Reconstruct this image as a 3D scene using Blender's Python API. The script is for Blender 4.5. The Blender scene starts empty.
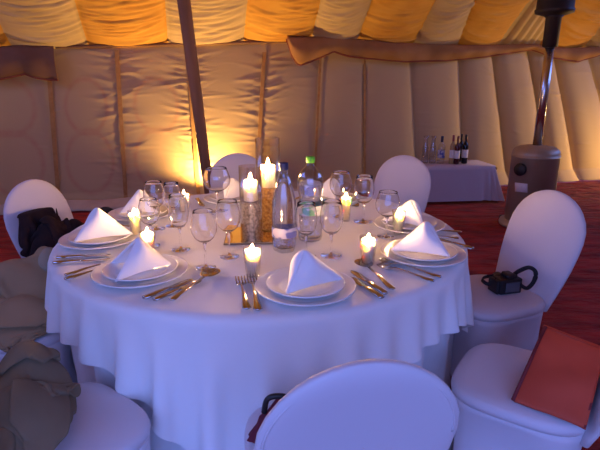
import bpy, math, random
import numpy as np
from mathutils import Vector, Matrix

random.seed(7); rng = np.random.default_rng(11)
S = bpy.context.scene
COL = S.collection
PI = math.pi

# ------------------------------------------------------------------ camera
H = 1.42; PITCH = math.radians(16); F = 500.0
cam = bpy.data.cameras.new('camera'); cam.sensor_width = 36; cam.lens = 30; cam.clip_start = .02
co = bpy.data.objects.new('view', cam); COL.objects.link(co)
co.location = (0, 0, H); co.rotation_euler = (PI/2 - PITCH, 0, 0); S.camera = co

def ray(px, py):
    x = (px-300)/F; y = (225-py)/F
    c, s = math.cos(PITCH), math.sin(PITCH)
    return Vector((x, c + y*s, -s + y*c))
def at(px, py, z):                       # photo point on the horizontal plane z
    r = ray(px, py); k = (z-H)/r.z
    return Vector((r.x*k, r.y*k, z))
def atd(px, py, d):                      # photo point at forward distance d
    r = ray(px, py); k = d/r.y
    return Vector((r.x*k, d, H + r.z*k))
TOP = .755

# ------------------------------------------------------------------ materials
def mat(name, color, rough=.8, metal=0, **kw):
    m = bpy.data.materials.new(name); m.use_nodes = True
    b = m.node_tree.nodes['Principled BSDF']
    b.inputs['Base Color'].default_value = (*color, 1)
    b.inputs['Roughness'].default_value = rough
    b.inputs['Metallic'].default_value = metal
    for k, v in kw.items():
        b.inputs[k.replace('_', ' ')].default_value = v
    return m
def N(m, t, **props):
    n = m.node_tree.nodes.new(t)
    for k, v in props.items(): setattr(n, k, v)
    return n
def noise_color(m, c1, c2, scale, detail=4, stretch=(1, 1, 1), lo=.35, hi=.65):
    nt = m.node_tree; b = nt.nodes['Principled BSDF']
    tc = N(m, 'ShaderNodeTexCoord'); mp = N(m, 'ShaderNodeMapping')
    mp.inputs['Scale'].default_value = stretch
    n = N(m, 'ShaderNodeTexNoise'); n.inputs['Scale'].default_value = scale; n.inputs['Detail'].default_value = detail
    r = N(m, 'ShaderNodeValToRGB')
    r.color_ramp.elements[0].position = lo; r.color_ramp.elements[1].position = hi
    r.color_ramp.elements[0].color = (*c1, 1); r.color_ramp.elements[1].color = (*c2, 1)
    nt.links.new(tc.outputs['Object'], mp.inputs['Vector']); nt.links.new(mp.outputs[0], n.inputs['Vector'])
    nt.links.new(n.outputs['Fac'], r.inputs['Fac']); nt.links.new(r.outputs[0], b.inputs['Base Color'])
    return n
def noise_bump(m, scale, strength, dist=.01, stretch=(1, 1, 1), detail=3):
    nt = m.node_tree; b = nt.nodes['Principled BSDF']
    tc = N(m, 'ShaderNodeTexCoord'); mp = N(m, 'ShaderNodeMapping'); mp.inputs['Scale'].default_value = stretch
    n = N(m, 'ShaderNodeTexNoise'); n.inputs['Scale'].default_value = scale; n.inputs['Detail'].default_value = detail
    bu = N(m, 'ShaderNodeBump'); bu.inputs['Strength'].default_value = strength; bu.inputs['Distance'].default_value = dist
    nt.links.new(tc.outputs['Object'], mp.inputs['Vector']); nt.links.new(mp.outputs[0], n.inputs['Vector'])
    nt.links.new(n.outputs['Fac'], bu.inputs['Height']); nt.links.new(bu.outputs[0], b.inputs['Normal'])
def thin_glass(name, tint=(.985, .985, .985), ior=1.5, rough=.01):
    m = bpy.data.materials.new(name); m.use_nodes = True; nt = m.node_tree; nt.nodes.clear()
    o = N(m, 'ShaderNodeOutputMaterial'); mx = N(m, 'ShaderNodeMixShader')
    t = N(m, 'ShaderNodeBsdfTransparent'); t.inputs[0].default_value = (*tint, 1)
    g = N(m, 'ShaderNodeBsdfGlossy'); g.inputs['Roughness'].default_value = rough
    lw = N(m, 'ShaderNodeLayerWeight'); lw.inputs['Blend'].default_value = .5
    pw = N(m, 'ShaderNodeMath', operation='POWER'); pw.inputs[1].default_value = 2.6
    f = N(m, 'ShaderNodeMath', operation='MULTIPLY_ADD'); f.inputs[1].default_value = .85; f.inputs[2].default_value = .09
    nt.links.new(lw.outputs['Facing'], pw.inputs[0]); nt.links.new(pw.outputs[0], f.inputs[0])
    nt.links.new(f.outputs[0], mx.inputs[0]); nt.links.new(t.outputs[0], mx.inputs[1]); nt.links.new(g.outputs[0], mx.inputs[2])
    nt.links.new(mx.outputs[0], o.inputs[0])
    return m
def emit(name, color, strength):
    m = bpy.data.materials.new(name); m.use_nodes = True; nt = m.node_tree; nt.nodes.clear()
    o = N(m, 'ShaderNodeOutputMaterial'); e = N(m, 'ShaderNodeEmission')
    e.inputs[0].default_value = (*color, 1); e.inputs[1].default_value = strength
    nt.links.new(e.outputs[0], o.inputs[0]); return m

M = {}
M['linen'] = mat('white_linen', (.80, .79, .78), .85, Sheen_Weight=.1); noise_bump(M['linen'], 6, .25, .02)
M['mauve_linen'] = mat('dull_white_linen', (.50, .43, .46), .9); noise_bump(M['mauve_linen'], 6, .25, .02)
M['underlinen'] = mat('white_under_linen', (.74, .74, .75), .9); noise_bump(M['underlinen'], 9, .2, .02)
M['stretch'] = mat('white_stretch_cover', (.60, .56, .60), .62, Sheen_Weight=.2); noise_bump(M['stretch'], 7, .12, .02)
M['napkin'] = mat('white_napkin', (.86, .85, .85), .85); noise_bump(M['napkin'], 40, .15, .004)
M['china'] = mat('white_china', (.80, .80, .79), .16); noise_color(M['china'], (.78, .78, .77), (.82, .82, .81), 6)
M['steel'] = mat('polished_cutlery_steel', (.5, .49, .47), .09, 1); noise_color(M['steel'], (.46, .45, .43), (.54, .53, .51), 30)
M['glass'] = thin_glass('clear_glass')
M['crystal'] = mat('solid_clear_glass', (1, 1, 1), 0, Transmission_Weight=1.0, IOR=1.48)
M['votive_glass'] = thin_glass('votive_glass', (.99, .97, .93))
M['pet'] = thin_glass('clear_plastic', (.93, .94, .97), 1.6, .04)
M['water'] = mat('still_water', (.97, .98, 1), .0, Transmission_Weight=1.0, IOR=1.33)
M['wax'] = mat('candle_wax', (1, .95, .86), .5, Subsurface_Weight=1.0, Subsurface_Scale=.022)
M['wax'].node_tree.nodes['Principled BSDF'].inputs['Subsurface Radius'].default_value = (1, .8, .55)
M['wax_warm'] = mat('yellow_candle_wax', (1, .88, .6), .5, Subsurface_Weight=1.0, Subsurface_Scale=.022)
M['wax_warm'].node_tree.nodes['Principled BSDF'].inputs['Subsurface Radius'].default_value = (1, .75, .45)
M['flame'] = emit('candle_flame', (1, .56, .23), 2350)
M['wick'] = mat('charred_wick', (.02, .015, .01), .9)
M['pebble_grey'] = mat('grey_pebbles', (.3, .28, .3), .6); noise_color(M['pebble_grey'], (.16, .15, .17), (.55, .5, .5), 90, 1)
M['pebble_amber'] = mat('amber_pebbles', (.6, .34, .1), .5); noise_color(M['pebble_amber'], (.36, .16, .04), (.8, .5, .16), 90, 1)
M['mirror'] = mat('golden_mirror', (.86, .72, .46), .06, 1); noise_color(M['mirror'], (.84, .70, .44), (.88, .74, .48), 8)
M['mirror_edge'] = mat('dark_mirror_edge', (.12, .08, .04), .3)
M['cap_blue'] = mat('navy_cap', (.02, .025, .09), .4)
M['cap_green'] = mat('green_cap', (.09, .42, .02), .4)
M['label_blue'] = mat('blue_white_label', (.3, .3, .6), .5); noise_color(M['label_blue'], (.10, .11, .36), (.48, .46, .55), 22, 1, lo=.47, hi=.53)
M['label_green'] = mat('green_blue_label', (.3, .5, .4), .5); noise_color(M['label_green'], (.14, .4, .26), (.62, .66, .72), 20, 1, lo=.47, hi=.53)
M['paper'] = mat('paper_label', (.72, .68, .66), .8)
M['tank'] = mat('brushed_heater_steel', (.40, .34, .30), .42, .3); noise_color(M['tank'], (.33, .25, .16), (.46, .36, .25), 3, stretch=(1, 1, .3))
M['tube'] = mat('bright_steel_tube', (.62, .60, .60), .25, 1)
M['soot'] = mat('dark_burner', (.035, .025, .025), .55, .3)
M['black'] = mat('black_plastic', (.012, .012, .014), .45)
M['strap'] = mat('black_webbing', (.014, .012, .016), .8)
M['screen'] = mat('grey_camera_screen', (.09, .1, .12), .2)
M['pole'] = mat('brown_pole', (.16, .07, .03), .7); noise_color(M['pole'], (.22, .10, .04), (.32, .15, .07), 7, stretch=(1, 1, .12))
M['valance'] = mat('amber_valance', (.34, .16, .05), .85); noise_color(M['valance'], (.30, .14, .04), (.38, .18, .06), 4)
M['valance_dark'] = mat('brown_valance', (.17, .085, .05), .9); noise_color(M['valance_dark'], (.15, .07, .04), (.20, .10, .06), 4)
M['piping'] = mat('valance_piping', (.2, .05, .03), .85)
M['webbing'] = mat('golden_webbing', (.42, .22, .06), .8); noise_color(M['webbing'], (.38, .19, .05), (.46, .25, .08), 20)
M['cream'] = mat('pale_roof_cloth', (.70, .52, .29), .85); noise_color(M['cream'], (.56, .40, .19), (.63, .46, .23), 3)
M['gold'] = mat('golden_roof_cloth', (.72, .36, .05), .85); noise_color(M['gold'], (.67, .32, .04), (.77, .40, .06), 3)
M['khaki'] = mat('khaki_twill', (.24, .17, .11), .9); noise_color(M['khaki'], (.30, .205, .105), (.35, .24, .125), 5); noise_bump(M['khaki'], 220, .15, .002)
M['olive'] = mat('olive_twill', (.145, .13, .10), .9); noise_color(M['olive'], (.16, .12, .065), (.20, .155, .09), 5); noise_bump(M['olive'], 220, .15, .002)
M['khaki_pale'] = mat('pale_khaki_lining', (.33, .27, .18), .9)
M['navy'] = mat('dark_jacket', (.028, .02, .026), .85, Specular_IOR_Level=.15); noise_color(M['navy'], (.010, .007, .009), (.030, .014, .014), 8)
M['fur'] = mat('black_fleece', (.012, .01, .012), .95)
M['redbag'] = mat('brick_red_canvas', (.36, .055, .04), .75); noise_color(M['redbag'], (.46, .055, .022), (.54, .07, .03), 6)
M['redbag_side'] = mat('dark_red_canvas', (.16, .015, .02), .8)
M['winebag'] = mat('wine_red_cloth', (.13, .008, .022), .8)
M['wood'] = mat('plywood', (.3, .2, .12), .7); noise_color(M['wood'], (.26, .17, .1), (.34, .23, .14), 5, stretch=(1, 8, 1))
M['chairframe'] = mat('chair_frame', (.3, .3, .3), .4, 1)
M['skirtcloth'] = mat('wall_foot_cloth', (.50, .40, .30), .9); noise_color(M['skirtcloth'], (.46, .36, .27), (.54, .44, .33), 5)
M['floodbody'] = mat('floodlight_body', (.03, .03, .03), .5)
M['lampface'] = emit('floodlight_face', (1, .62, .25), 30)
M['wine_red'] = mat('dark_red_bottle_glass', (.06, .006, .008), .1); M['wine_dark'] = mat('black_bottle_glass', (.008, .008, .012), .1)
M['wine_white'] = mat('straw_bottle_glass', (.42, .30, .14), .12); M['foil_pink'] = mat('rose_foil', (.35, .08, .08), .4); M['foil_red'] = mat('red_foil', (.16, .02, .03), .4); M['foil_black'] = mat('black_foil', (.012, .012, .016), .4)

# floor: crumpled red rug
m = M['rug'] = mat('red_rug', (.2, .01, .01), .95)
nt = m.node_tree; b = nt.nodes['Principled BSDF']
noise_color(m, (.15, .008, .006), (.40, .024, .014), 3.2, 6, (1, 2.2, 1), .3, .7)
noise_bump(m, 4, 1.0, .10, (1, 2.5, 1), 5)

# wall cloth: beige with faint arch ornament between the seams (uv: u in panel, v height in metres)
m = M['wall'] = mat('beige_tent_cloth', (.5, .4, .3), .78)
nt = m.node_tree; b = nt.nodes['Principled BSDF']
uv = N(m, 'ShaderNodeUVMap'); sep = N(m, 'ShaderNodeSeparateXYZ'); nt.links.new(uv.outputs[0], sep.inputs[0])
def math_(op, a, bb=None, clamp=False):
    n = N(m, 'ShaderNodeMath', operation=op, use_clamp=clamp)
    for i, v in enumerate((a, bb)):
        if v is None: continue
        if isinstance(v, (int, float)): n.inputs[i].default_value = v
        else: nt.links.new(v, n.inputs[i])
    return n.outputs[0]
du = math_('SUBTRACT', math_('FRACT', sep.outputs[0]), .5)
def ring(cz, rx, rz, w):
    a = math_('POWER', math_('DIVIDE', math_('ABSOLUTE', du), rx), 2.0)
    c = math_('POWER', math_('ABSOLUTE', math_('DIVIDE', math_('SUBTRACT', sep.outputs[1], cz), rz)), 2.0)
    d = math_('ABSOLUTE', math_('SUBTRACT', math_('SQRT', math_('ADD', a, c)), 1.0))
    return math_('SUBTRACT', 1.0, math_('DIVIDE', d, w), True)
arch = math_('ADD', ring(1.15, .30, .30, .16), ring(.52, .34, .36, .14), True)
ns = N(m, 'ShaderNodeTexNoise'); ns.inputs['Scale'].default_value = 14
tc = N(m, 'ShaderNodeTexCoord'); nt.links.new(tc.outputs['Object'], ns.inputs['Vector'])
arch = math_('MULTIPLY', arch, math_('MULTIPLY', ns.outputs['Fac'], .75), True)
lt = math_('LESS_THAN', sep.outputs[0], 3.0)
arch = math_('MULTIPLY', arch, lt)
mx = N(m, 'ShaderNodeMix', data_type='RGBA')
nt.links.new(arch, mx.inputs[0]); mx.inputs[6].default_value = (.52, .37, .19, 1); mx.inputs[7].default_value = (.48, .2, .11, 1)
nt.links.new(mx.outputs[2], b.inputs['Base Color'])

# ------------------------------------------------------------------ object helpers
def mesh(name, V, Fc, material, parent=None, smooth=True, loc=None, rot=None, mats=None, mi=None):
    me = bpy.data.meshes.new(name)
    me.from_pydata([tuple(map(float, v)) for v in V], [], [tuple(int(i) for i in f) for f in Fc])
    for mm in (mats or [material]): me.materials.append(mm)
    if mi is not None: me.polygons.foreach_set('material_index', mi)
    if smooth: me.polygons.foreach_set('use_smooth', [True]*len(me.polygons))
    me.update()
    o = bpy.data.objects.new(name, me); COL.objects.link(o)
    if parent: o.parent = parent
    if loc is not None: o.location = loc
    if rot is not None: o.rotation_euler = rot
    return o
def fix_normals(o):
    import bmesh
    bm = bmesh.new(); bm.from_mesh(o.data); bmesh.ops.recalc_face_normals(bm, faces=bm.faces); bm.to_mesh(o.data); bm.free(); return o
def tag(o, label=None, cat=None, group=None, kind=None):
    if label: o['label'] = label
    if cat: o['category'] = cat
    if group: o['group'] = group
    if kind: o['kind'] = kind
    return o
def thing(name, label, cat, loc=(0, 0, 0), rz=0, group=None):
    o = bpy.data.objects.new(name, None); COL.objects.link(o); o.empty_display_size = .05
    o.location = loc; o.rotation_euler = (0, 0, rz)
    return tag(o, label, cat, group)
def dup(root, name=None, loc=None, rz=None, label=None, scale=None):
    r = root.copy(); COL.objects.link(r)
    if loc is not None: r.location = loc
    if rz is not None: r.rotation_euler = (0, 0, rz)
    if scale is not None: r.scale = scale
    if label: r['label'] = label
    for c in list(root.children):
        k = c.copy(); COL.objects.link(k); k.parent = r
        for g in list(c.children):
            q = g.copy(); COL.objects.link(q); q.parent = k
    return r
def lathe(prof, n=32):
    V = []; Fc = []; rings = []
    for r, z in prof:
        if r < 1e-6:
            rings.append([len(V)]); V.append((0, 0, z))
        else:
            rings.append(list(range(len(V), len(V)+n)))
            V += [(r*math.cos(2*PI*i/n), r*math.sin(2*PI*i/n), z) for i in range(n)]
    for a, b in zip(rings, rings[1:]):
        for i in range(n):
            j = (i+1) % n
            if len(a) == 1 and len(b) == 1: continue
            if len(a) == 1: Fc.append((a[0], b[j], b[i]))
            elif len(b) == 1: Fc.append((a[i], a[j], b[0]))
            else: Fc.append((a[i], a[j], b[j], b[i]))
    return V, Fc
def loft(rings, cap=True):
    n = len(rings[0]); V = [v for r in rings for v in r]; Fc = []
    for k in range(len(rings)-1):
        for i in range(n):
            j = (i+1) % n
            Fc.append((k*n+i, k*n+j, (k+1)*n+j, (k+1)*n+i))
    if cap:
        Fc.append(tuple(range(n))[::-1]); Fc.append(tuple((len(rings)-1)*n+i for i in range(n)))
    return V, Fc
def tube(pts, rad, n=10, flat=1.0):
    pts = [Vector(p) for p in pts]; rings = []
    up = Vector((0, 0, 1))
    for k, p in enumerate(pts):
        t = (pts[min(k+1, len(pts)-1)] - pts[max(k-1, 0)]).normalized()
        a = t.cross(up)
        if a.length < 1e-3: a = t.cross(Vector((1, 0, 0)))
        a.normalize(); b = t.cross(a).normalized()
        r = rad[k] if isinstance(rad, (list, tuple)) else rad
        rings.append([p + a*r*math.cos(2*PI*i/n) + b*r*flat*math.sin(2*PI*i/n) for i in range(n)])
    return loft(rings)
def smooth_path(pts, k=6):
    pts = [Vector(p) for p in pts]; out = []
    for i in range(len(pts)-1):
        p0 = pts[max(i-1, 0)]; p1 = pts[i]; p2 = pts[i+1]; p3 = pts[min(i+2, len(pts)-1)]
        for j in range(k):
            t = j/k
            out.append(.5*((2*p1) + (p2-p0)*t + (2*p0-5*p1+4*p2-p3)*t*t + (3*p1-p0-3*p2+p3)*t**3))
    out.append(pts[-1]); return out
def superell(a, b, n, p, z, cx=0, cy=0):
    out = []
    for i in range(n):
        t = 2*PI*i/n; c, s = math.cos(t), math.sin(t)
        out.append((cx + a*math.copysign(abs(c)**(2/p), c), cy + b*math.copysign(abs(s)**(2/p), s), z))
    return out
def box(x0, x1, y0, y1, z0, z1):
    V = [(x, y, z) for z in (z0, z1) for x, y in ((x0, y0), (x1, y0), (x1, y1), (x0, y1))]
    return V, [(3, 2, 1, 0), (4, 5, 6, 7), (0, 1, 5, 4), (1, 2, 6, 5), (2, 3, 7, 6), (3, 0, 4, 7)]
def merge(*ms):
    V = []; Fc = []
    for v, f in ms:
        o = len(V); V += list(v); Fc += [tuple(i+o for i in q) for q in f]
    return V, Fc
def bevel(o, w=.004, seg=2):
    md = o.modifiers.new('bevel', 'BEVEL'); md.width = w; md.segments = seg; md.limit_method = 'ANGLE'; return o
def subsurf(o, l=1):
    md = o.modifiers.new('sub', 'SUBSURF'); md.levels = l; md.render_levels = l; return o
def solid(o, t, off=-1):
    md = o.modifiers.new('solid', 'SOLIDIFY'); md.thickness = t; md.offset = off; return o

# ------------------------------------------------------------------ the tent
W0 = np.array([-3.24, 5.6]); WD = np.array([.968, .25]); WD = WD/np.linalg.norm(WD); WN = np.array([WD[1], -WD[0]])
def eave(s): return float(np.interp(s, [-1.5, 0, 1.5, 3.2, 5, 8, 10], [1.72, 1.77, 1.83, 1.90, 1.86, 1.87, 1.86]))
def on_wall(px, py):
    r = ray(px, py); o = np.array([0., 0.]); d = np.array([r.x, r.y])
    A = np.array([[d[0], -WD[0]], [d[1], -WD[1]]]); k, s = np.linalg.solve(A, W0-o)
    return s, H + r.z*k
seam_px = [(50, 82, 55, 147), (117, 55, 123, 150), (188, 60, 195, 150), (264, 50, 259, 140), (320, 60, 316, 140), (364, 62, 364, 150),
           (411, 70, 415, 140), (459, 62, 461, 140), (491, 57, 502, 147), (527, 55, 542, 150), (553, 63, 568, 147), (588, 63, 611, 150)]
seams = []
for x0, y0, x1, y1 in seam_px:
    s0, z0 = on_wall(x0, y0); s1, z1 = on_wall(x1, y1); k = (s1-s0)/(z1-z0)
    seams.append((s0 - k*z0, k))                       # s at the floor, slope
seams = [(seams[0][0]-1.62, 0), (seams[0][0]-.81, 0)] + seams
for i in range(4): seams.append((seams[-1][0]+.62, seams[-1][1]*.7))
NS = len(seams); PER = 26; NZ = 124
us = np.linspace(0, NS-1, (NS-1)*PER+1)
zz = np.linspace(0, 1, NZ)
U, Zt = np.meshgrid(us, zz)
sb = np.interp(U, np.arange(NS), [a for a, k in seams]); sk = np.interp(U, np.arange(NS), [k for a, k in seams])
EH = np.array([[eave(a + k*1.8) for a, k in zip(np.interp(us, np.arange(NS), [q[0] for q in seams]), np.interp(us, np.arange(NS), [q[1] for q in seams]))]])
Zw = Zt*EH; Sx = sb + sk*Zw
fr = U - np.floor(U-1e-9); pan = np.clip(np.floor(U-1e-9), 0, NS-2)
fr = np.where(U < 1e-9, 0, fr)
puff = np.interp(U, [0, 5, 6, 7.5, 9, 11, NS], [.012, .016, .02, .06, .12, .15, .15])
bul = np.clip(1-np.abs(2*fr-1)**2.6, 0, 1)**.7
disp = puff*bul*(.55+.45*np.sin(np.clip(Zt, 0, 1)*PI)**.5)
disp += np.interp(Zt, [0, .04, .09, 1], [.10, .05, 0, 0])*np.interp(U, [0, 6, 9, NS], [.6, .6, 1, 1])
# wrinkles pulled out from the seams
for i in range(1, NS-1):
    near = seams[i]; lamp = abs(i-4) <= 1
    for _ in range(130 if lamp else 36):
        z0 = rng.uniform(.1, 1.75); side = rng.choice([-1, 1]); L = rng.uniform(.08, .30); ang = rng.normal(.18*side, .22)
        w = rng.uniform(.008, .016); amp = rng.uniform(.002, .0055)*(1.3 if lamp else .7)*(1.3 if i > 7 else 1)
        s0 = near[0] + near[1]*z0 + side*L*.55
        ds = Sx - s0; dz = Zw - z0 - ds*ang
        disp += amp*np.exp(-(ds/L)**2*2.2 - (dz/w)**2)
for _ in range(50):                                     # broad shallow dents
    s0 = rng.uniform(-1, 10); z0 = rng.uniform(0, 1.8); disp += rng.normal(0, .007)*np.exp(-((Sx-s0)/.35)**2-((Zw-z0)/.12)**2)
P = W0[None, None, :] + Sx[..., None]*WD + disp[..., None]*WN
V = np.concatenate([P, Zw[..., None]], -1).reshape(-1, 3)
nu = len(us)
Fc = [(j*nu+i, j*nu+i+1, (j+1)*nu+i+1, (j+1)*nu+i) for j in range(NZ-1) for i in range(nu-1)]
wall = mesh('wall_back', V, Fc, M['wall']); tag(wall, kind='structure')
uvl = wall.data.uv_layers.new(name='UVMap')
vi = np.zeros(len(wall.data.loops), int); wall.data.loops.foreach_get('vertex_index', vi)
uvd = np.stack([(U-1).reshape(-1)[vi], Zw.reshape(-1)[vi]], -1).astype(np.float32)
uvl.data.foreach_set('uv', uvd.reshape(-1))
solid(wall, .012, -1)
def wp(s, z, out=0.):
    p = W0 + s*WD + out*WN; return Vector((p[0], p[1], z))
# webbing straps over the left-hand seams
for i in range(2, 8):
    a, k = seams[i]; hw = .022 if i < 6 else .014
    rings = []
    for z in np.linspace(.02, 1.76, 40):
        c = a + k*z; o_ = .018 + (.06*max(0, 1-z/.12)); rings.append([wp(c-hw, z, o_), wp(c+hw, z, o_), wp(c+hw, z, o_+.008), wp(c-hw, z, o_+.008)])
    v, f = loft(rings)
    fix_normals(tag(mesh('trim_%d' % (i-1), v, f, M['webbing'], smooth=False), kind='structure'))
# foot cloth along the base
rings = []
sl = np.linspace(-1.3, 4.6, 160)
for s in sl:
    wv = .02*math.sin(s*9)+.012*math.sin(s*23+1); hz = .10+.015*math.sin(s*5)
    rings.append([wp(s, .012, .30+wv), wp(s, .03, .20+wv), wp(s, hz, .135+wv*.4), wp(s, hz+.005, .115), wp(s, .004, .14)])
v, f = loft(rings); fix_normals(tag(mesh('baseboard_back', v, f, M['skirtcloth']), kind='structure'))

# roof: sloping gathered cloth, alternating pale and golden widths
RA = math.radians(38); RU = Vector((WN[0]*math.cos(RA), WN[1]*math.cos(RA), math.sin(RA)))
E0 = Vector((W0[0], W0[1], 1.84)); RN = Vector((WD[0], WD[1], 0)).cross(RU).normalized()
def on_roof(px, py):
    r = ray(px, py); o = Vector((0, 0, H)); k = (E0-o).dot(RN)/r.dot(RN); p = o + r*k - E0
    return p.x*WD[0]+p.y*WD[1], p.dot(RU)
edges_px = [(-10, 0, 15, 48), (75, 0, 88, 43), (165, 0, 168, 43), (248, 0, 244, 40), (322, 0, 313, 36), (373, 0, 357, 43), (437, 0, 413, 45),
            (475, 0, 458, 45), (531, 0, 500, 42), (570, 0, 538, 48), (622, 0, 583, 50)]
re = []
for x0, y0, x1, y1 in edges_px:
    s0, t0 = on_roof(x0, y0); s1, t1 = on_roof(x1, y1); k = (s0-s1)/(t0-t1); re.append((s1-k*t1, k))
re = [(re[0][0]-.9*2, re[0][1]), (re[0][0]-.9, re[0][1])] + re + [(re[-1][0]+.62, re[-1][1]), (re[-1][0]+1.3, re[-1][1]), (re[-1][0]+2.1, re[-1][1])]
NR = len(re); PR = 22
ru = np.linspace(0, NR-1, (NR-1)*PR+1)
rt = np.concatenate([np.linspace(-.03, 1.25, 130), np.linspace(1.35, 4.6, 22)])
RUu, RT = np.meshgrid(ru, rt)
rb = np.interp(RUu, np.arange(NR), [q[0] for q in re]); rk = np.interp(RUu, np.arange(NR), [q[1] for q in re])
RS = rb + rk*np.minimum(RT, 1.25)
rf = RUu - np.floor(RUu-1e-9); rf = np.where(RUu < 1e-9, 0, rf)
par = (2*rf-1)
rd = -.05*np.clip(1-par**2, 0, 1)                        # panels sag between seams
pn = np.clip(np.floor(RUu-1e-9), 0, NR-2)
for p in range(NR-1):
    msk = (pn == p)
    sl0 = rng.uniform(-.16, .16); vertical = p == 10
    if vertical:
        for q in range(5):
            u0 = (q+.6)/5.4; rd += msk*.03*np.exp(-((rf-u0)/.05)**2)
        continue
    for _ in range(75):
        t0 = rng.uniform(-.05, 1.3); w = rng.uniform(.008, .02); amp = rng.uniform(.005, .014)
        c = rng.uniform(.02, .10); u0 = rng.uniform(.1, .9); L = rng.uniform(.3, .9)
        dt = RT - (t0 + sl0*(rf-.5) + rng.normal(0, .1)*(rf-.5) - c*(1-par**2))
        rd -= msk*amp*np.exp(-(dt/w)**2 - ((rf-u0)/L)**2*2)
rd += .012*np.exp(-(np.minimum(rf, 1-rf)/.025)**2)
eh = np.vectorize(eave)(np.clip(rb, -1.5, 10)) - 1.84
QW = np.array([WD[0], WD[1], 0]); QU = np.array(RU); QN = np.array(RN)
if QN[2] < 0: QN = -QN
RV = np.array(E0)[None, None] + RS[..., None]*QW + RT[..., None]*QU + (rd*np.interp(RT, [-.03, .06, 1.3, 2], [.15, 1, 1, .3]))[..., None]*QN
RV[..., 2] += eh
nr = len(ru); nT = len(rt)
Fc = []; mi = []
for j in range(nT-1):
    for i in range(nr-1):
        Fc.append((j*nr+i, j*nr+i+1, (j+1)*nr+i+1, (j+1)*nr+i)); mi.append((i//PR) % 2)
# edges list: panel index 2 (15..88 px) is pale, 3 golden...
roof = mesh('ceiling', RV.reshape(-1, 3), Fc, None, mats=[M['cream'], M['gold']], mi=mi); tag(roof, kind='structure'); solid(roof, .01, 1)
# the other slope of the roof, over the camera
rid_l = RV[-1, 0]; rid_r = RV[-1, -1]
back_l = Vector((rid_l[0], -.8, 3.3)); back_r = Vector((rid_r[0]+1, -.8, 3.3))
NN = 40; VV = []; FF = []; MI = []
for j in range(12):
    t = j/11
    for i in range(NN+1):
        u = i/NN; a = Vector(RV[-1, int(round(u*(nr-1)))]); c = back_l.lerp(back_r, u); p = a.lerp(c, t); p.z -= .25*math.sin(PI*t); VV.append(p)
for j in range(11):
    for i in range(NN): FF.append((j*(NN+1)+i, j*(NN+1)+i+1, (j+1)*(NN+1)+i+1, (j+1)*(NN+1)+i)); MI.append((i//3) % 2)
roof2 = mesh('ceiling_front', VV, FF, None, mats=[M['cream'], M['gold']], mi=MI); tag(roof2, kind='structure')
# side walls (outside the picture)
def side(name, a, c, h0, h1):
    n = 60; VV = []; FF = []
    for j in range(2):
        for i in range(n+1):
            p = Vector(a).lerp(Vector(c), i/n); hh = h0+(h1-h0)*i/n
            nrm = Vector((c[1]-a[1], -(c[0]-a[0]), 0)).normalized()
            VV.append((p.x+nrm.x*.03*math.sin(i*.9), p.y+nrm.y*.03*math.sin(i*.9), hh*j))
    for i in range(n): FF.append((i, i+1, n+2+i, n+1+i))
    tag(mesh(name, VV, FF, M['skirtcloth']), kind='structure')
lw = wp(seams[0][0]+.1, 0); rw = wp(seams[-1][0]-.1, 0)
side('wall_left', (lw.x, lw.y, 0), (lw.x, -.75, 0), 1.75, 3.2)
side('wall_right', (rw.x, rw.y, 0), (rw.x, -.75, 0), 1.9, 3.4)
OX0, OX1, OZ = -1.8, 1.5, 2.35
v, f = merge(box(lw.x-.1, OX0, -.78, -.75, 0, 4.4), box(OX1, rw.x+.1, -.78, -.75, 0, 4.4), box(OX0, OX1, -.78, -.75, OZ, 4.4))
tag(mesh('wall_front_added', v, f, M['skirtcloth'], smooth=False), kind='structure')  # unseen wall, added so its opening makes the blue daylight fall off inside
PLt = bpy.data.lights.new('entrance_portal', 'AREA'); PLt.shape = 'RECTANGLE'; PLt.size = OX1-OX0; PLt.size_y = OZ; PLt.cycles.is_portal = True
po = bpy.data.objects.new('entrance_portal', PLt); COL.objects.link(po); po.location = ((OX0+OX1)/2, -.74, OZ/2); po.rotation_euler = (PI/2, 0, 0)

# floor with shallow rumples
gx = np.linspace(-6, 9.5, 200); gy = np.linspace(-2, 9.5, 150); GX, GY = np.meshgrid(gx, gy)
gz = np.zeros_like(GX)
for _ in range(150):
    x0, y0 = rng.uniform(-5, 8), rng.uniform(3.0, 8.5); a = rng.normal(.1, .3); L = rng.uniform(.3, .8); w = rng.uniform(.06, .12)
    dx, dy = GX-x0, GY-y0; u_ = dx*math.cos(a)+dy*math.sin(a); v_ = -dx*math.sin(a)+dy*math.cos(a)
    gz += rng.uniform(.003, .012)*np.exp(-(u_/L)**2-(v_/w)**2)
gz = np.minimum(gz, .02) - .012
floor = mesh('floor', np.stack([GX, GY, gz], -1).reshape(-1, 3), [(j*200+i, j*200+i+1, (j+1)*200+i+1, (j+1)*200+i) for j in range(149) for i in range(199)], M['rug'])
tag(floor, kind='structure')

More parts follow.
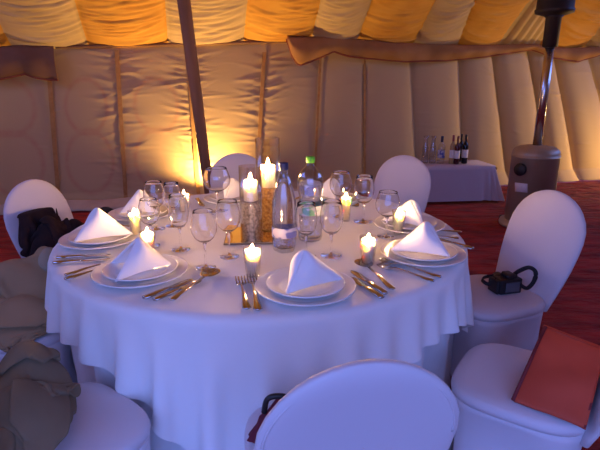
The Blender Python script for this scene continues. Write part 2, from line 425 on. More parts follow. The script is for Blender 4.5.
# valances under the eaves
def valance(name, top, hem, mt, out, pipe=True):
    # top / hem : lists of photo points on a plane in front of the wall
    def pts(L):
        res = []
        for px, py in L:
            s, z = on_wall(px, py); res.append((s, z))
        return res
    T = pts(top); B = pts(hem); s0, s1 = T[0][0], T[-1][0]; n = 150
    VV = []; FF = []; hp = []
    for i in range(n+1):
        s = s0+(s1-s0)*i/n
        zt = float(np.interp(s, [p[0] for p in T], [p[1] for p in T])); zb = float(np.interp(s, [p[0] for p in B], [p[1] for p in B]))
        for j in range(9):
            q = j/8; o_ = out + .05*math.sin(q*PI)*(1+.5*math.sin(s*6)) + .012*math.sin(s*21)*q
            VV.append(wp(s, zt+(zb-zt)*q, o_))
        hp.append(VV[-1])
    for i in range(n):
        for j in range(8): FF.append((i*9+j, (i+1)*9+j, (i+1)*9+j+1, i*9+j+1))
    o = mesh(name, VV, FF, mt); solid(o, .008, 0); tag(o, kind='structure')
    if pipe:
        v, f = tube(hp, .012, 8); p = fix_normals(mesh('piping', v, f, M['piping'], o))
    return o
valance('trim_7', [(284, 37), (330, 38), (400, 44), (470, 46), (525, 45), (560, 49), (620, 46)],
        [(284, 40), (290, 58), (296, 66), (310, 61), (330, 52), (345, 57), (365, 59), (400, 62), (440, 61), (480, 57), (525, 50), (545, 58), (570, 62), (600, 53), (620, 50)], M['valance'], .14)
valance('trim_8', [(-30, 48), (0, 48), (20, 46), (56, 47)], [(-30, 74), (0, 80), (14, 77), (28, 74), (36, 77), (46, 79), (56, 80)], M['valance_dark'], .13)
# thin rope along the eave, left of the valance
v, f = tube([wp(s, eave(s)-.015, .05) for s in np.linspace(on_wall(56, 45)[0], on_wall(286, 40)[0], 40)], .016, 8)
fix_normals(tag(mesh('trim_9', v, f, M['valance_dark']), kind='structure'))

# leaning tent pole
pt = thing('tent_pole', 'leaning brown wooden tent pole in front of the glowing wall', 'tent pole', (-.86, 4.8, 0))
a = Vector((0, 0, 0)); c = Vector((-.22, 0, 2.75))
v, f = tube([a.lerp(c, t) for t in np.linspace(0, 1, 12)], [.045+.018*t for t in np.linspace(0, 1, 12)], 14); fix_normals(mesh('shaft', v, f, M['pole'], pt))
v, f = lathe([(0, 0), (.1, 0), (.1, .015), (.06, .03), (.052, .09), (0, .09)], 20); mesh('foot_plate', v, f, M['soot'], pt)

# ------------------------------------------------------------------ floodlights
def flood(loc, rz, label, energy, tilt=.25, spot=1.9, color=(1, .58, .20), aim=None):
    t = thing('floodlight', label, 'floodlight', loc, rz)
    v, f = box(-.07, .07, -.045, .045, .03, .09); bevel(mesh('housing', v, f, M['floodbody'], t, smooth=False), .01)
    v, f = box(-.055, .055, -.03, .03, .0905, .0925); mesh('lens', v, f, M['lampface'], t, smooth=False)
    v, f = box(-.09, .09, -.05, .05, 0, .012); bevel(mesh('bracket', v, f, M['floodbody'], t, smooth=False), .004)
    L = bpy.data.lights.new('uplight', 'SPOT'); L.energy = energy; L.color = color; L.spot_size = spot; L.spot_blend = 1.0; L.shadow_soft_size = .04
    lo = bpy.data.objects.new('uplight', L); COL.objects.link(lo); lo.parent = t; lo.location = (0, 0, .12); lo.rotation_euler = (PI-tilt, 0, 0)
    if aim is not None:
        d = Vector(aim) - (Vector(loc) + Vector((0, 0, .12)))
        lo.rotation_euler = (Matrix.Rotation(-rz, 4, 'Z') @ d).to_track_quat('-Z', 'Y').to_euler()
    return t
s_l, _ = on_wall(207, 190)
wang = math.atan2(WD[1], WD[0])
flood(wp(s_l, 0, .23), wang, 'small black floodlight on the rug below the glowing tent wall', 225, .02, 2.7)
flood(wp(9.2, 0, 1.0), wang, 'black floodlight beside the right-hand tent wall beyond the heater', 330, 0, 1.45, (1, .60, .20), wp(5.0, 1.0, 0))
flood(wp(-1.0, 0, .8), wang, 'added unseen fill floodlight near the left corner of the tent', 26, .0, 2.4)  # weak unseen fill lamp, added to warm the ceiling and left side
flood((5.2, 3.2, 0), wang, 'added unseen fill floodlight at the right side of the tent', 110, 1.05, 1.5, (1, .62, .22))  # unseen fill lamp, added to brighten the right part of the back wall

# ------------------------------------------------------------------ chairs
def chair_proto():
    t = thing('banquet_chair', '', 'chair', (0, 0, 0), 0, 'white covered banquet chairs around the table')
    # seat pad
    rings = []
    for z, k in ((.425, .93), (.43, .99), (.445, 1.0), (.458, .985), (.466, .94), (.472, .8), (.475, .5), (.476, .15)):
        rings.append(superell(.215*k, .215*k, 48, 3.4, z, 0, .0))
    v, f = loft(rings); fix_normals(mesh('seat', v, f, M['stretch'], t))
    # skirt stretched to four feet, hems arched between
    n = 96; rows = 14; VV = []; FF = []
    for j in range(rows):
        q = j/(rows-1)
        for i in range(n):
            th = 2*PI*i/n; c, s = math.cos(th), math.sin(th); p = 3.6
            ex = math.copysign(abs(c)**(2/p), c); ey = math.copysign(abs(s)**(2/p), s)
            k = abs(math.sin(2*th))**1.2                     # 1 at the corners
            a = .207 + .02*q*k - .035*math.sin(PI*q)*(1-.6*k) ; 
            hem = .015 + .10*(1-k)
            zt = .432; VV.append((ex*a, ey*a, zt+(hem-zt)*q))
    for j in range(rows-1):
        for i in range(n): FF.append((j*n+i, j*n+(i+1) % n, (j+1)*n+(i+1) % n, (j+1)*n+i))
    o = mesh('skirt', VV, FF, M['stretch'], t); solid(o, .004, -1)
    # oval back
    rings = []; n = 56
    hs = [.40, .44, .48, .54, .60, .66, .72, .77, .81, .845, .872, .893, .908, .916, .920]
    for z in hs:
        if z < .72: w = .165+.047*math.sin((z-.40)/.32*PI/2)
        else: w = .212*math.sqrt(max(0, 1-((z-.72)/.2012)**2))**1.0
        w = max(w, .012)
        th = .024*(1 if z < .86 else max(.35, math.sqrt(max(0, 1-((z-.86)/.062)**2))))
        y0 = -.195 - .155*(z-.42)/.5
        ring_ = []
        for x, y, _ in superell(w, th, n, 2.6, z):
            ring_.append((x, y0 + y + .022*(1-(x/.212)**2) - .022, z))
        rings.append(ring_)
    v, f = loft(rings); ob = fix_normals(mesh('backrest', v, f, M['stretch'], t))
    # piping on the rim of the back
    pp = []
    for k in range(49):
        a = PI*k/48; x = .197*math.cos(a); z = .72+.185*math.sin(a); pp.append((x, -.195-.155*(z-.42)/.5 - .022*(x/.212)**2 - .0125, z))
    v, f = tube(pp, .003, 8); fix_normals(mesh('piping', v, f, M['stretch'], t))
    for sx in (-1, 1):
        for sy in (-1, 1):
            v, f = tube([(sx*.15, sy*.15, .42), (sx*.165, sy*.165, .2), (sx*.175, sy*.175, .0)], [.016, .014, .012], 10)
            fix_normals(mesh('leg', v, f, M['chairframe'], t))
    return t
def fang(fx, fy): return math.atan2(fy, fx) - PI/2
chairs = [((.065, 1.155), (-.17, .98), 'white covered chair in the foreground with its oval back turned to us'),
          ((.745, 1.455), (-.83, .56), 'white covered chair at the bottom right holding the brick red bag'),
          ((.875, 2.16), (-.92, -.39), 'white covered chair on the right with a black camera on its seat'),
          ((.53, 3.19), (-.59, -.81), 'white covered chair at the back right, in front of the bottle table'),
          ((-.38, 3.23), (.2, -.98), 'white covered chair at the back, behind the tall candle vases'),
          ((-1.075, 2.455), (.95, -.30), 'white covered chair on the left holding the dark jacket'),
          ((-1.16, 1.88), (.95, .22), 'white covered chair at the left edge under the paler khaki coat'),
          ((-.68, 1.20), (.62, .78), 'white covered chair at the bottom left under the olive coat')]
c0 = chair_proto()
CH = []
for i, (p, fd, lab) in enumerate(chairs):
    o = c0 if i == 0 else dup(c0)
    o.location = (p[0], p[1], 0.008); o.rotation_euler = (0, 0, fang(*fd)); o['label'] = lab; CH.append(o)

# ------------------------------------------------------------------ the round table and its cloths
TC = (-.17, 2.24); R = .9
tb = thing('banquet_table', 'round banquet table hidden under long white cloths', 'table', (TC[0], TC[1], 0))
v, f = lathe([(0, .72), (R-.01, .72), (R-.006, .725), (R-.006, .742), (R-.01, .746), (0, .746)], 96); mesh('tabletop', v, f, M['wood'], tb)
v, f = lathe([(0, 0.005), (.3, 0.005), (.3, .03), (.06, .06), (.05, .66), (.2, .718), (0, .718)], 32); mesh('pedestal', v, f, M['chairframe'], tb)
# long under-cloth, straight to the floor
n = 240; VV = []; FF = []; rows = 16
for j in range(rows):
    q = j/(rows-1)
    for i in range(n):
        th = 2*PI*i/n
        fold = .030*math.sin(th*19+1.2*math.sin(th*3)) + .014*math.sin(th*31+.7)
        r = R - .004 + (fold-.055)*min(1, q*1.6) + .02*q
        VV.append((r*math.cos(th), r*math.sin(th), .7475 - .735*q))
c_i = len(VV); VV.append((0, 0, .7475))
for j in range(rows-1):
    for i in range(n): FF.append((j*n+i, j*n+(i+1) % n, (j+1)*n+(i+1) % n, (j+1)*n+i))
for i in range(n): FF.append((c_i, (i+1) % n, i))
uc = mesh('tablecloth', VV, FF, M['underlinen'], loc=(TC[0], TC[1], 0)); tag(uc, 'long white under-cloth reaching the rug below the draped square cloth', 'tablecloth')

# square top cloth: a small position-based cloth solver lets its sides hang
def sim_cloth(side_, rot, n=94, steps=260, iters=9):
    h = side_/(n-1); g = (np.arange(n)-(n-1)/2)*h
    X0, Y0 = np.meshgrid(g, g); c, s = math.cos(rot), math.sin(rot)
    Pp = np.stack([X0*c-Y0*s, X0*s+Y0*c, np.full_like(X0, TOP-.001)], -1)
    rad = np.hypot(Pp[..., 0], Pp[..., 1]); pin = rad < R+.004
    w = np.where(pin, 0., 1.)[..., None]
    th = np.arctan2(Pp[..., 1], Pp[..., 0])
    vel = np.zeros_like(Pp)
    rr = np.random.default_rng(5)
    ph = rr.uniform(0, 6.28, 6)
    vel[..., 2] += .25*np.where(pin, 0, 1)*(np.sin(th*5+ph[0])+.7*np.sin(th*9+ph[1]))
    pairs = []
    for (di, dj, L) in ((1, 0, h), (0, 1, h), (1, 1, h*2**.5), (1, -1, h*2**.5), (2, 0, 2*h), (0, 2, 2*h)):
        for par in (0, 1):
            ii = np.arange(0, n-di)
            if di: ii = ii[(ii//di) % 2 == par] if di else ii
            jj = np.arange(max(0, -dj), n-max(0, dj))
            if not di: jj = jj[(jj//dj) % 2 == par]
            I, J = np.meshgrid(ii, jj, indexing='ij')
            pairs.append((I, J, I+di, J+dj, L, 1.0 if max(abs(di), abs(dj)) == 1 and L == h else (.5 if L < 1.9*h else .35)))
    dt = 1/60
    for st in range(steps):
        vel[..., 2] -= 9.8*dt*(pin == False); vel *= .972 if st < steps-60 else .9
        old = Pp.copy(); Pp = Pp + vel*dt*w
        for it in range(iters):
            for I, J, I2, J2, L, k in pairs:
                a = Pp[I, J]; b_ = Pp[I2, J2]; d = b_-a; l = np.linalg.norm(d, axis=-1, keepdims=True)+1e-9
                wa = w[I, J]; wb = w[I2, J2]; ws = wa+wb; ws = np.where(ws == 0, 1, ws)
                if k < .2: corr = k*np.minimum(0, l-L*.995)/l*d/ws      # bending: only resists shortening
                else: corr = k*(l-L)/l*d/ws
                Pp[I, J] = a + corr*wa; Pp[I2, J2] = b_ - corr*wb
            r2 = np.hypot(Pp[..., 0], Pp[..., 1])+1e-9
            lim = R+.012
            inside = (r2 < lim) & (~pin) & (Pp[..., 2] < TOP-.004)
            k2 = np.where(inside, lim/r2, 1.)
            Pp[..., 0] *= k2; Pp[..., 1] *= k2
            Pp[..., 2] = np.where(pin, Pp[..., 2], np.maximum(Pp[..., 2], .03))
        vel = (Pp-old)/dt
    return Pp
CL = sim_cloth(2.22, math.radians(271-45))
n = CL.shape[0]
cloth = mesh('tablecloth', CL.reshape(-1, 3), [(j*n+i, j*n+i+1, (j+1)*n+i+1, (j+1)*n+i) for j in range(n-1) for i in range(n-1)], M['linen'], loc=(TC[0], TC[1], 0))
subsurf(cloth, 1)
tag(cloth, 'white square tablecloth draped over the round table, corners hanging', 'tablecloth')

# ------------------------------------------------------------------ place settings
SET = {'1': ((305.5, 287), 'the setting nearest the camera'), '2': ((423, 254), 'the nearer right-hand setting'), '3': ((409, 225), 'the farther right-hand setting'),
       '4': ((141, 272), 'the front-left setting'), '5': ((101, 239), 'the left-edge setting'), '6': ((142, 214), 'the far-left setting'),
       '7': ((233, 199), 'the back setting left of the candles'), '8': ((331, 199), 'the back setting right of the bottles')}
def plate_proto(name, R_, cat, group, z0=0):
    r = R_
    prof = [(0, .004), (r*.60, .004), (r*.63, .0), (r*.67, .0), (r*.69, .005), (r*.80, .011), (r*.97, .0165), (r, .0175), (r*1.003, .019), (r*.99, .0205), (r*.96, .020), (r*.80, .0145), (r*.70, .0085), (r*.66, .007), (0, .007)]
    t = thing(name, '', cat, (0, 0, 0), 0, group)
    v, f = lathe(prof, 72); fix_normals(mesh('dish', v, f, M['china'], t))
    # raised ring on the rim
    v, f = lathe([(r*.972, .0195), (r*.985, .0222), (r*1.0, .0222), (r*1.008, .0195), (r*.99, .0185), (r*.972, .0195)], 72); fix_normals(mesh('rim', v, f, M['china'], t))
    return t
cp = plate_proto('charger_plate', .166, 'plate', 'large white under-plates')
dp = plate_proto('dinner_plate', .130, 'plate', 'white plates stacked on the under-plates')
def napkin_mesh(sz=1.0, spread=1.0):
    A = Vector((0, 0, .112*sz)); B = Vector((0, -.105*sz, .004))
    VV = []; FF = []; n = 14
    def sheet(C, th_sign):
        base = len(VV)
        for i in range(n+1):
            for j in range(n+1):
                # i: from ridge (0) to free edge (1), j: from apex to foot
                a = i/n; q = j/n
                foot = B.lerp(C, a); p = A.lerp(foot, q)
                bulge = .026*math.sin(PI*a)*math.sin(PI*q**.8)
                nrm = (C-A).cross(B-A).normalized()*th_sign
                p = p + nrm*bulge
                p.z += .006*math.sin(a*PI*2)*q*(1-q)
                p.z += .007*math.sin(PI*a)*q**3
                if q > .9: p.z = max(p.z, .004)
                VV.append(p)
        for i in range(n):
            for j in range(n):
                k = base+i*(n+1)+j; FF.append((k, k+n+1, k+n+2, k+1))
    sheet(Vector((-.072*spread*sz, .095*sz, .004)), 1); sheet(Vector((.072*spread*sz, .095*sz, .004)), -1)
    return VV, FF
nap = {'1': (-.55, -.83, 1.06, 1.2), '2': (.75, -.66, 1.1, 1.1), '3': (.5, -.85, 1.0, 1.35), '4': (.78, .36, 1.05, 1.3), '5': (-.66, -.75, 1.15, 1.1), '6': (-.8, -.3, 1.05, 1.1), '7': (-.3, -.9, 1.0, 1.3), '8': (.2, -.9, 1.0, 1.2)}
look = {'1': 'open-fronted', '2': 'pyramid-folded', '3': 'pyramid-folded', '4': 'open-fronted', '5': 'pyramid-folded', '6': 'pyramid-folded', '7': 'pyramid-folded', '8': 'pyramid-folded'}
PL = {}
for i, (k, ((px, py), nm)) in enumerate(SET.items()):
    p = at(px, py, TOP+.012); p.z = TOP+.002; PL[k] = p
    o = cp if i == 0 else dup(cp); o.location = p; o['label'] = 'large white under-plate of ' + nm
    o2 = dp if i == 0 else dup(dp); o2.location = (p.x, p.y, p.z+.010); o2['label'] = 'smaller white dinner plate under the napkin of ' + nm
    bx, by, sz, sp = nap[k]
    v, f = napkin_mesh(sz, sp)
    nk = mesh('napkin', v, f, M['napkin'], loc=(p.x, p.y, p.z+.0185), rot=(0, 0, math.atan2(by, bx)+PI/2))
    # after rotation local -Y points along (bx,by)
    solid(nk, .010, 0); subsurf(nk, 1)
    tag(nk, 'white %s cloth napkin standing on the plate of %s' % (look[k], nm), 'napkin', 'folded white napkins on the plates')

# ------------------------------------------------------------------ cutlery (built along +Y, tip at y = +1 half length)
def strip(prof, n=8):
    # prof: (y, half width, z, half thickness)
    rings = []
    for y, w, z, th in prof:
        rings.append([(w*math.cos(2*PI*i/n), y, z + th*math.sin(2*PI*i/n)) for i in range(n)])
    return loft(rings)
def fork_proto():
    t = thing('fork', '', 'fork', (0, 0, 0), 0, 'forks on the tablecloth')
    v, f = strip([(-.11, .005, .004, .002), (-.105, .010, .004, .0025), (-.07, .008, .005, .0025), (-.01, .0038, .009, .002), (.035, .0035, .010, .002), (.04, .0035, .010, .002)]); fix_normals(mesh('handle', v, f, M['steel'], t))
    parts = [strip([(.038, .0035, .010, .0018), (.048, .010, .008, .0015), (.062, .0125, .005, .0013), (.068, .0125, .0045, .0013)])]
    for x in (-.0105, -.0035, .0035, .0105):
        parts.append(([(x+a_*w, y, z+c_*.0012) for y, w, z in ((.066, .0022, .0045), (.09, .002, .005), (.11, .001, .009)) for a_, c_ in ((-1, -1), (1, -1), (1, 1), (-1, 1))],
                      [(0, 1, 5, 4), (1, 2, 6, 5), (2, 3, 7, 6), (3, 0, 4, 7), (4, 5, 9, 8), (5, 6, 10, 9), (6, 7, 11, 10), (7, 4, 8, 11), (8, 9, 10, 11), (3, 2, 1, 0)]))
    v, f = merge(*parts); fix_normals(mesh('tines', v, f, M['steel'], t)); return t
def knife_proto():
    t = thing('knife', '', 'knife', (0, 0, 0), 0, 'knives on the tablecloth')
    v, f = strip([(-.12, .004, .005, .003), (-.115, .009, .005, .004), (-.06, .008, .005, .004), (-.01, .006, .005, .0035), (0, .006, .005, .0025)]); fix_normals(mesh('handle', v, f, M['steel'], t))
    v, f = strip([(-.002, .006, .005, .0016), (.01, .009, .004, .0012), (.07, .011, .004, .001), (.105, .008, .004, .001), (.12, .001, .004, .0006)]); fix_normals(mesh('blade', v, f, M['steel'], t)); return t
def spoon_proto():
    t = thing('spoon', '', 'spoon', (0, 0, 0), 0, 'spoons on the tablecloth')
    v, f = strip([(-.11, .005, .004, .002), (-.105, .010, .004, .0025), (-.07, .008, .005, .0025), (-.01, .0038, .009, .002), (.045, .0035, .009, .002)]); fix_normals(mesh('handle', v, f, M['steel'], t))
    VV = []; FF = []; nr_, na = 7, 24
    for j in range(nr_+1):
        q = j/nr_
        for i in range(na):
            a = 2*PI*i/na; y = .078+.035*q*math.sin(a); x = .022*q*math.cos(a)*(1+.12*math.sin(a)); VV.append((x, y, .003+.0085*q*q))
    for j in range(nr_):
        for i in range(na): FF.append((j*na+i, j*na+(i+1) % na, (j+1)*na+(i+1) % na, (j+1)*na+i))
    o = mesh('bowl', VV, FF, M['steel'], t); solid(o, .0014, 1); return t
protos = {'fork': fork_proto(), 'knife': knife_proto(), 'spoon': spoon_proto()}; used = {k: False for k in protos}
def lay(kind, tip, end, label, world=False):
    a = at(*tip, TOP) if not world else Vector(tip); b_ = at(*end, TOP) if not world else Vector(end)
    d = a-b_; L = d.length; t = protos[kind]
    o = t if not used[kind] else dup(t); used[kind] = True
    nat = .24 if kind == 'knife' else .22
    k = max(.85, min(1.25, L/nat))
    mid = (a+b_)/2; o.location = (mid.x, mid.y, TOP+.002); o.rotation_euler = (0, 0, math.atan2(d.y, d.x)-PI/2); o.scale = (1.45, k, 1.35); o['label'] = label
    return o
lay('fork', (240, 280), (247, 311), 'outer steel fork at the left of the setting nearest the camera')
lay('fork', (251.5, 278), (258, 312), 'inner steel fork at the left of the setting nearest the camera')
lay('knife', (351, 272), (386, 296), 'upper steel knife at the right of the setting nearest the camera')
lay('knife', (352, 280), (379, 298), 'lower steel knife touching the plate of the setting nearest the camera')
lay('spoon', (358, 262), (395, 293), 'steel spoon with dark bowl right of the setting nearest the camera')
lay('fork', (381, 262), (441, 279), 'inner steel fork in front of the nearer right-hand plate')
lay('fork', (379, 267), (434, 283), 'outer steel fork in front of the nearer right-hand plate')
lay('knife', (437, 240), (468, 249), 'steel knife at the right of the nearer right-hand plate')
lay('fork', (418, 239), (456, 239.5), 'outer steel fork in front of the farther right-hand plate')
lay('fork', (425, 234), (457, 233), 'inner steel fork in front of the farther right-hand plate')
lay('knife', (190, 282), (147, 299), 'inner steel knife at the right of the front-left setting')
lay('knife', (199, 283), (157, 301), 'outer steel knife at the right of the front-left setting')
lay('spoon', (216, 273), (171, 302), 'steel spoon at the right of the front-left setting')
lay('fork', (105, 267), (77, 274), 'upper steel fork at the left of the front-left setting')
lay('fork', (106, 271.5), (78, 278), 'lower steel fork at the left of the front-left setting')
lay('knife', (104, 256.5), (64, 259), 'inner steel knife beside the left-edge setting')
lay('knife', (100, 261), (64, 264), 'outer steel knife beside the left-edge setting')
ctr = Vector((TC[0], TC[1], 0))
for k in '678':
    nm = SET[k][1]; p = PL[k]; nn = Vector((ctr.x-p.x, ctr.y-p.y, 0)).normalized(); rr = Vector((nn.y, -nn.x, 0))
    for kind, sgn, o_, w in (('fork', -1, .185, 'left'), ('knife', 1, .19, 'right')):
        c = p + rr*sgn*o_; lay(kind, c+nn*.1, c-nn*.1, 'steel %s at the diner\'s %s of %s' % (kind, w, nm), True)

# ------------------------------------------------------------------ wine glasses
def glass_proto(kind):
    t = thing('wine_glass', '', 'glass', (0, 0, 0), 0, 'stemmed glasses on the table')
    # nominal height .22, bowl radius .045
    if kind == 'round': outer = [(.006, .098), (.020, .104), (.034, .118), (.043, .137), (.046, .155), (.045, .172), (.041, .192), (.036, .211), (.0345, .2185)]
    else: outer = [(.006, .088), (.020, .095), (.031, .112), (.037, .135), (.0385, .155), (.037, .178), (.033, .202), (.031, .2185)]
    th = .0012
    inner = [(max(r-th, 0), z+.0006) for r, z in outer]
    prof = [(0, outer[0][1]-.002)] + outer + [(outer[-1][0]-.0006, .2196)] + inner[::-1][:-1] + [(0, outer[0][1]+.006)]
    v, f = lathe(prof, 40); fix_normals(mesh('bowl', v, f, M['crystal'], t))
    z1 = outer[0][1]-.002
    v, f = lathe([(0, .0085), (.0042, .0085), (.0036, .02), (.0034, z1*.6), (.0042, z1-.01), (.007, z1), (0, z1+.0005)], 16); fix_normals(mesh('stem', v, f, M['crystal'], t))
    v, f = lathe([(0, .0), (.034, .0), (.0355, .0012), (.034, .0022), (.016, .0045), (.006, .0085), (0, .0088)], 40); fix_normals(mesh('foot', v, f, M['crystal'], t))
    return t
gp = {'round': glass_proto('round'), 'tall': glass_proto('tall')}; gu = {'round': False, 'tall': False}
def wineglass(kind, foot, topy, wpx, label):
    p = at(*foot, TOP); dep = p.y*math.cos(PITCH)+(H-TOP)*math.sin(PITCH)
    ht = atd(foot[0], topy, p.y).z - TOP; wr = wpx*dep/F/2
    o = gp[kind] if not gu[kind] else dup(gp[kind]); gu[kind] = True
    kr = wr/(.046 if kind == 'round' else .0385)
    o.location = (p.x, p.y, TOP+.002); o.scale = (kr, kr, ht/.22); o['label'] = label; return o
wineglass('round', (206, 268), 211, 26, 'round stemmed glass standing nearest the front-left spoon')
wineglass('round', (229.5, 257), 201, 25, 'round stemmed glass just left of the mirror tray')
wineglass('round', (218, 211), 168, 27, 'large round stemmed glass at the back, left of the candle vases')
wineglass('round', (157, 229), 182, 21, 'stemmed glass farthest left, in front of the far-left napkin')
wineglass('tall', (174, 226), 183, 17, 'slim stemmed glass behind the left-hand stemmed glasses, near the small back candle')
wineglass('round', (152, 246), 199, 21, 'stemmed glass rising behind the left small candle')
wineglass('tall', (181, 250), 195, 20, 'slim stemmed glass second in from the left small candle')
wineglass('round', (340, 217), 172, 22, 'stemmed glass behind the back right yellow candle')
wineglass('tall', (363, 222), 176, 20, 'tall stemmed glass between the yellow candle and the back right chair')
wineglass('round', (386, 237), 192, 24, 'round stemmed glass left of the farther right-hand plate')
wineglass('tall', (331, 256), 201, 23, 'tall stemmed glass right of the green-capped bottle')
wineglass('tall', (306, 257), 203, 22, 'tall stemmed glass in front of the green-capped bottle')

# ------------------------------------------------------------------ candles
def add_flame(parent, z, h=.036, r=.0075):
    v, f = lathe([(0, 0), (r*.55, h*.06), (r*.95, h*.2), (r, h*.32), (r*.75, h*.55), (r*.4, h*.78), (0, h)], 14)
    v2, f2 = tube([(0, 0, z-.008), (0, 0, z+.005)], .0012, 6); wk = mesh('wick', v2, f2, M['wick'], parent)
    fl = mesh('flame', v, f, M['flame'], wk, loc=(0, 0, z+.004)); tag(fl, 'bright yellow candle flame')
def votive(foot, topy, wpx, labc, labg, warm=False):
    p = at(*foot, TOP); dep = p.y*math.cos(PITCH)+(H-TOP)*math.sin(PITCH)
    ht = atd(foot[0], topy, p.y).z-TOP; rt_ = wpx*dep/F/2; rb_ = rt_*.72; t_ = .0022
    g = thing('votive_glass', labg, 'candle holder', (p.x, p.y, TOP+.002), 0, 'small glass candle cups')
    v, f = lathe([(0, 0), (rb_, 0), (rt_, ht), (rt_-t_, ht), (rb_-t_, .006), (0, .006)], 36); fix_normals(mesh('cup', v, f, M['votive_glass'], g))
    hc = ht*.84
    c = thing('candle', labc, 'candle', (p.x, p.y, TOP+.009), 0, 'small lit candles in glass cups')
    r0 = rb_-t_-.001; r1 = (rb_+(rt_-rb_)*hc/ht)-t_-.001
    v, f = lathe([(0, 0), (r0, 0), (r1, hc-.004), (r1-.002, hc-.001), (r1-.005, hc), (r1*.72, hc-.007), (r1*.5, hc-.016), (0, hc-.018)], 32); fix_normals(mesh('wax', v, f, M['wax_warm' if warm else 'wax'], c))
    add_flame(c, hc-.015, .034, .0065)
votive((253, 276), 248, 19, 'lit candle in the small cup nearest the camera, behind the forks', 'small glass cup around the candle nearest the camera')
votive((367.5, 264), 237, 18, 'lit candle in the small cup left of the nearer right-hand plate', 'small glass cup left of the nearer right-hand plate')
votive((398, 234), 211, 14, 'lit candle in front of the farther right-hand napkin', 'small glass cup in front of the farther right-hand napkin')
votive((149, 252.5), 232, 16, 'lit candle between the front-left and left-edge napkins', 'small glass cup between the front-left and left-edge napkins')
votive((136.5, 238), 211, 13, 'yellow lit candle right of the left-edge napkin, behind another candle', 'small glass cup right of the left-edge napkin', True)
votive((345.5, 221), 195, 12, 'yellow lit candle at the back right among the stemmed glasses', 'small glass cup at the back right among the stemmed glasses', True)
votive((185, 212), 193, 13, 'lit candle at the back left, under the glowing wall', 'small glass cup at the back left, under the glowing wall')

tray_c = at(256, 237, TOP)
tr = thing('mirror_tray', 'square golden mirror under the two candle vases', 'mirror tray', (tray_c.x, tray_c.y, TOP+.002), math.radians(4))
v, f = box(-.135, .135, -.115, .135, 0, .006); bevel(mesh('base', v, f, M['mirror_edge'], tr, smooth=False), .002)
v, f = box(-.13, .13, -.11, .13, .0065, .008); mesh('mirror', v, f, M['mirror'], tr, smooth=False)
def hurricane(x, y, r, ht, fill, hc, pm, lab):
    z0 = TOP+.0105
    g = thing('hurricane_vase', 'clear glass cylinder vase, ' + lab, 'vase', (x, y, z0), 0, 'tall glass candle vases')
    v, f = lathe([(0, 0), (r, 0), (r, ht), (r-.0022, ht), (r-.0022, .006), (0, .006)], 48); fix_normals(mesh('cylinder', v, f, M['votive_glass'], g))
    # pebble fill: bumpy column
    n = 60; rows = int(fill/.004); VV = []; FF = []
    rp = np.random.default_rng(int(ht*1000)); 
    cell = rp.uniform(-.0035, 0, (rows, n)); cell = (cell+np.roll(cell, 1, 1)+np.roll(cell, 1, 0))/2
    for j in range(rows):
        for i in range(n):
            a = 2*PI*i/n; q = r-.0038+cell[j, i]; VV.append((q*math.cos(a), q*math.sin(a), .007+fill*j/(rows-1)))
    for j in range(rows-1):
        for i in range(n): FF.append((j*n+i, j*n+(i+1) % n, (j+1)*n+(i+1) % n, (j+1)*n+i))
    FF.append(tuple(range(n))[::-1]); FF.append(tuple((rows-1)*n+i for i in range(n)))
    tag(mesh('pebbles', VV, FF, pm, smooth=False, loc=(x, y, z0)), ('grey' if pm is M['pebble_grey'] else 'amber') + ' pebbles filling the lower part of the ' + lab.split(',')[0], 'pebbles', kind='stuff')
    c = thing('candle', 'thick lit pillar candle inside the ' + lab.split(',')[0], 'candle', (x, y, z0+fill+.009), 0, 'pillar candles in the vases')
    rc = r*.62
    v, f = lathe([(0, 0), (rc, 0), (rc, hc-.004), (rc-.002, hc-.001), (rc-.006, hc), (rc*.72, hc-.010), (rc*.5, hc-.020), (0, hc-.022)], 32); fix_normals(mesh('wax', v, f, M['wax'], c))
    add_flame(c, hc-.018, .046, .008)
p1 = at(252, 242, TOP); hurricane(p1.x, p1.y, .047, atd(252, 166, p1.y).z-TOP-.01, .165, .085, M['pebble_grey'], 'shorter candle vase, standing at the front of the mirror tray')
p2 = at(269, 230, TOP); hurricane(p2.x, p2.y, .054, atd(269, 138, p2.y).z-TOP-.01, .185, .10, M['pebble_amber'], 'taller candle vase, standing at the back of the mirror tray')

# ------------------------------------------------------------------ water bottles
pb = at(284.5, 251, TOP)
bt = thing('water_bottle', 'clear plastic water bottle with navy cap beside the mirror tray', 'bottle', (pb.x, pb.y, TOP+.002))
hb = atd(284.5, 163, pb.y).z - TOP
s = hb/.345
VV, FF = lathe([(0, .012), (.02, .010), (.034, 0), (.042, .004), (.0465, .02), (.0475, .05), (.046, .056), (.047, .062), (.047, .150), (.0455, .16), (.0465, .17), (.045, .2), (.036, .245), (.025, .283), (.0155, .302), (.0145, .322), (.0125, .322), (.0135, .302), (.023, .282), (.034, .244), (.043, .2), (.045, .06), (.044, .02), (.03, .012), (0, .016)], 40)
VV = [(x*s*(1 - (.12*(.5+.5*math.cos(5*math.atan2(y, x))) if z < .03 else 0)), y*s*(1 - (.12*(.5+.5*math.cos(5*math.atan2(y, x))) if z < .03 else 0)), z*s) for x, y, z in VV]
bb = fix_normals(mesh('body', VV, FF, M['pet'], bt))
v, f = lathe([(0, .017*s), (.029*s, .013*s), (.043*s, .021*s), (.044*s, .06*s), (.044*s, .16*s), (.0435*s, .2*s), (.0335*s, .244*s), (.0225*s, .281*s), (0, .282*s)], 40); fix_normals(mesh('water', v, f, M['water'], bt))
v, f = lathe([(.0478*s, .062*s), (.0484*s, .063*s), (.0484*s, .100*s), (.0478*s, .101*s), (.0478*s, .062*s)], 40); fix_normals(tag(mesh('label', v, f, M['label_blue'], bt), 'blue and white label'))
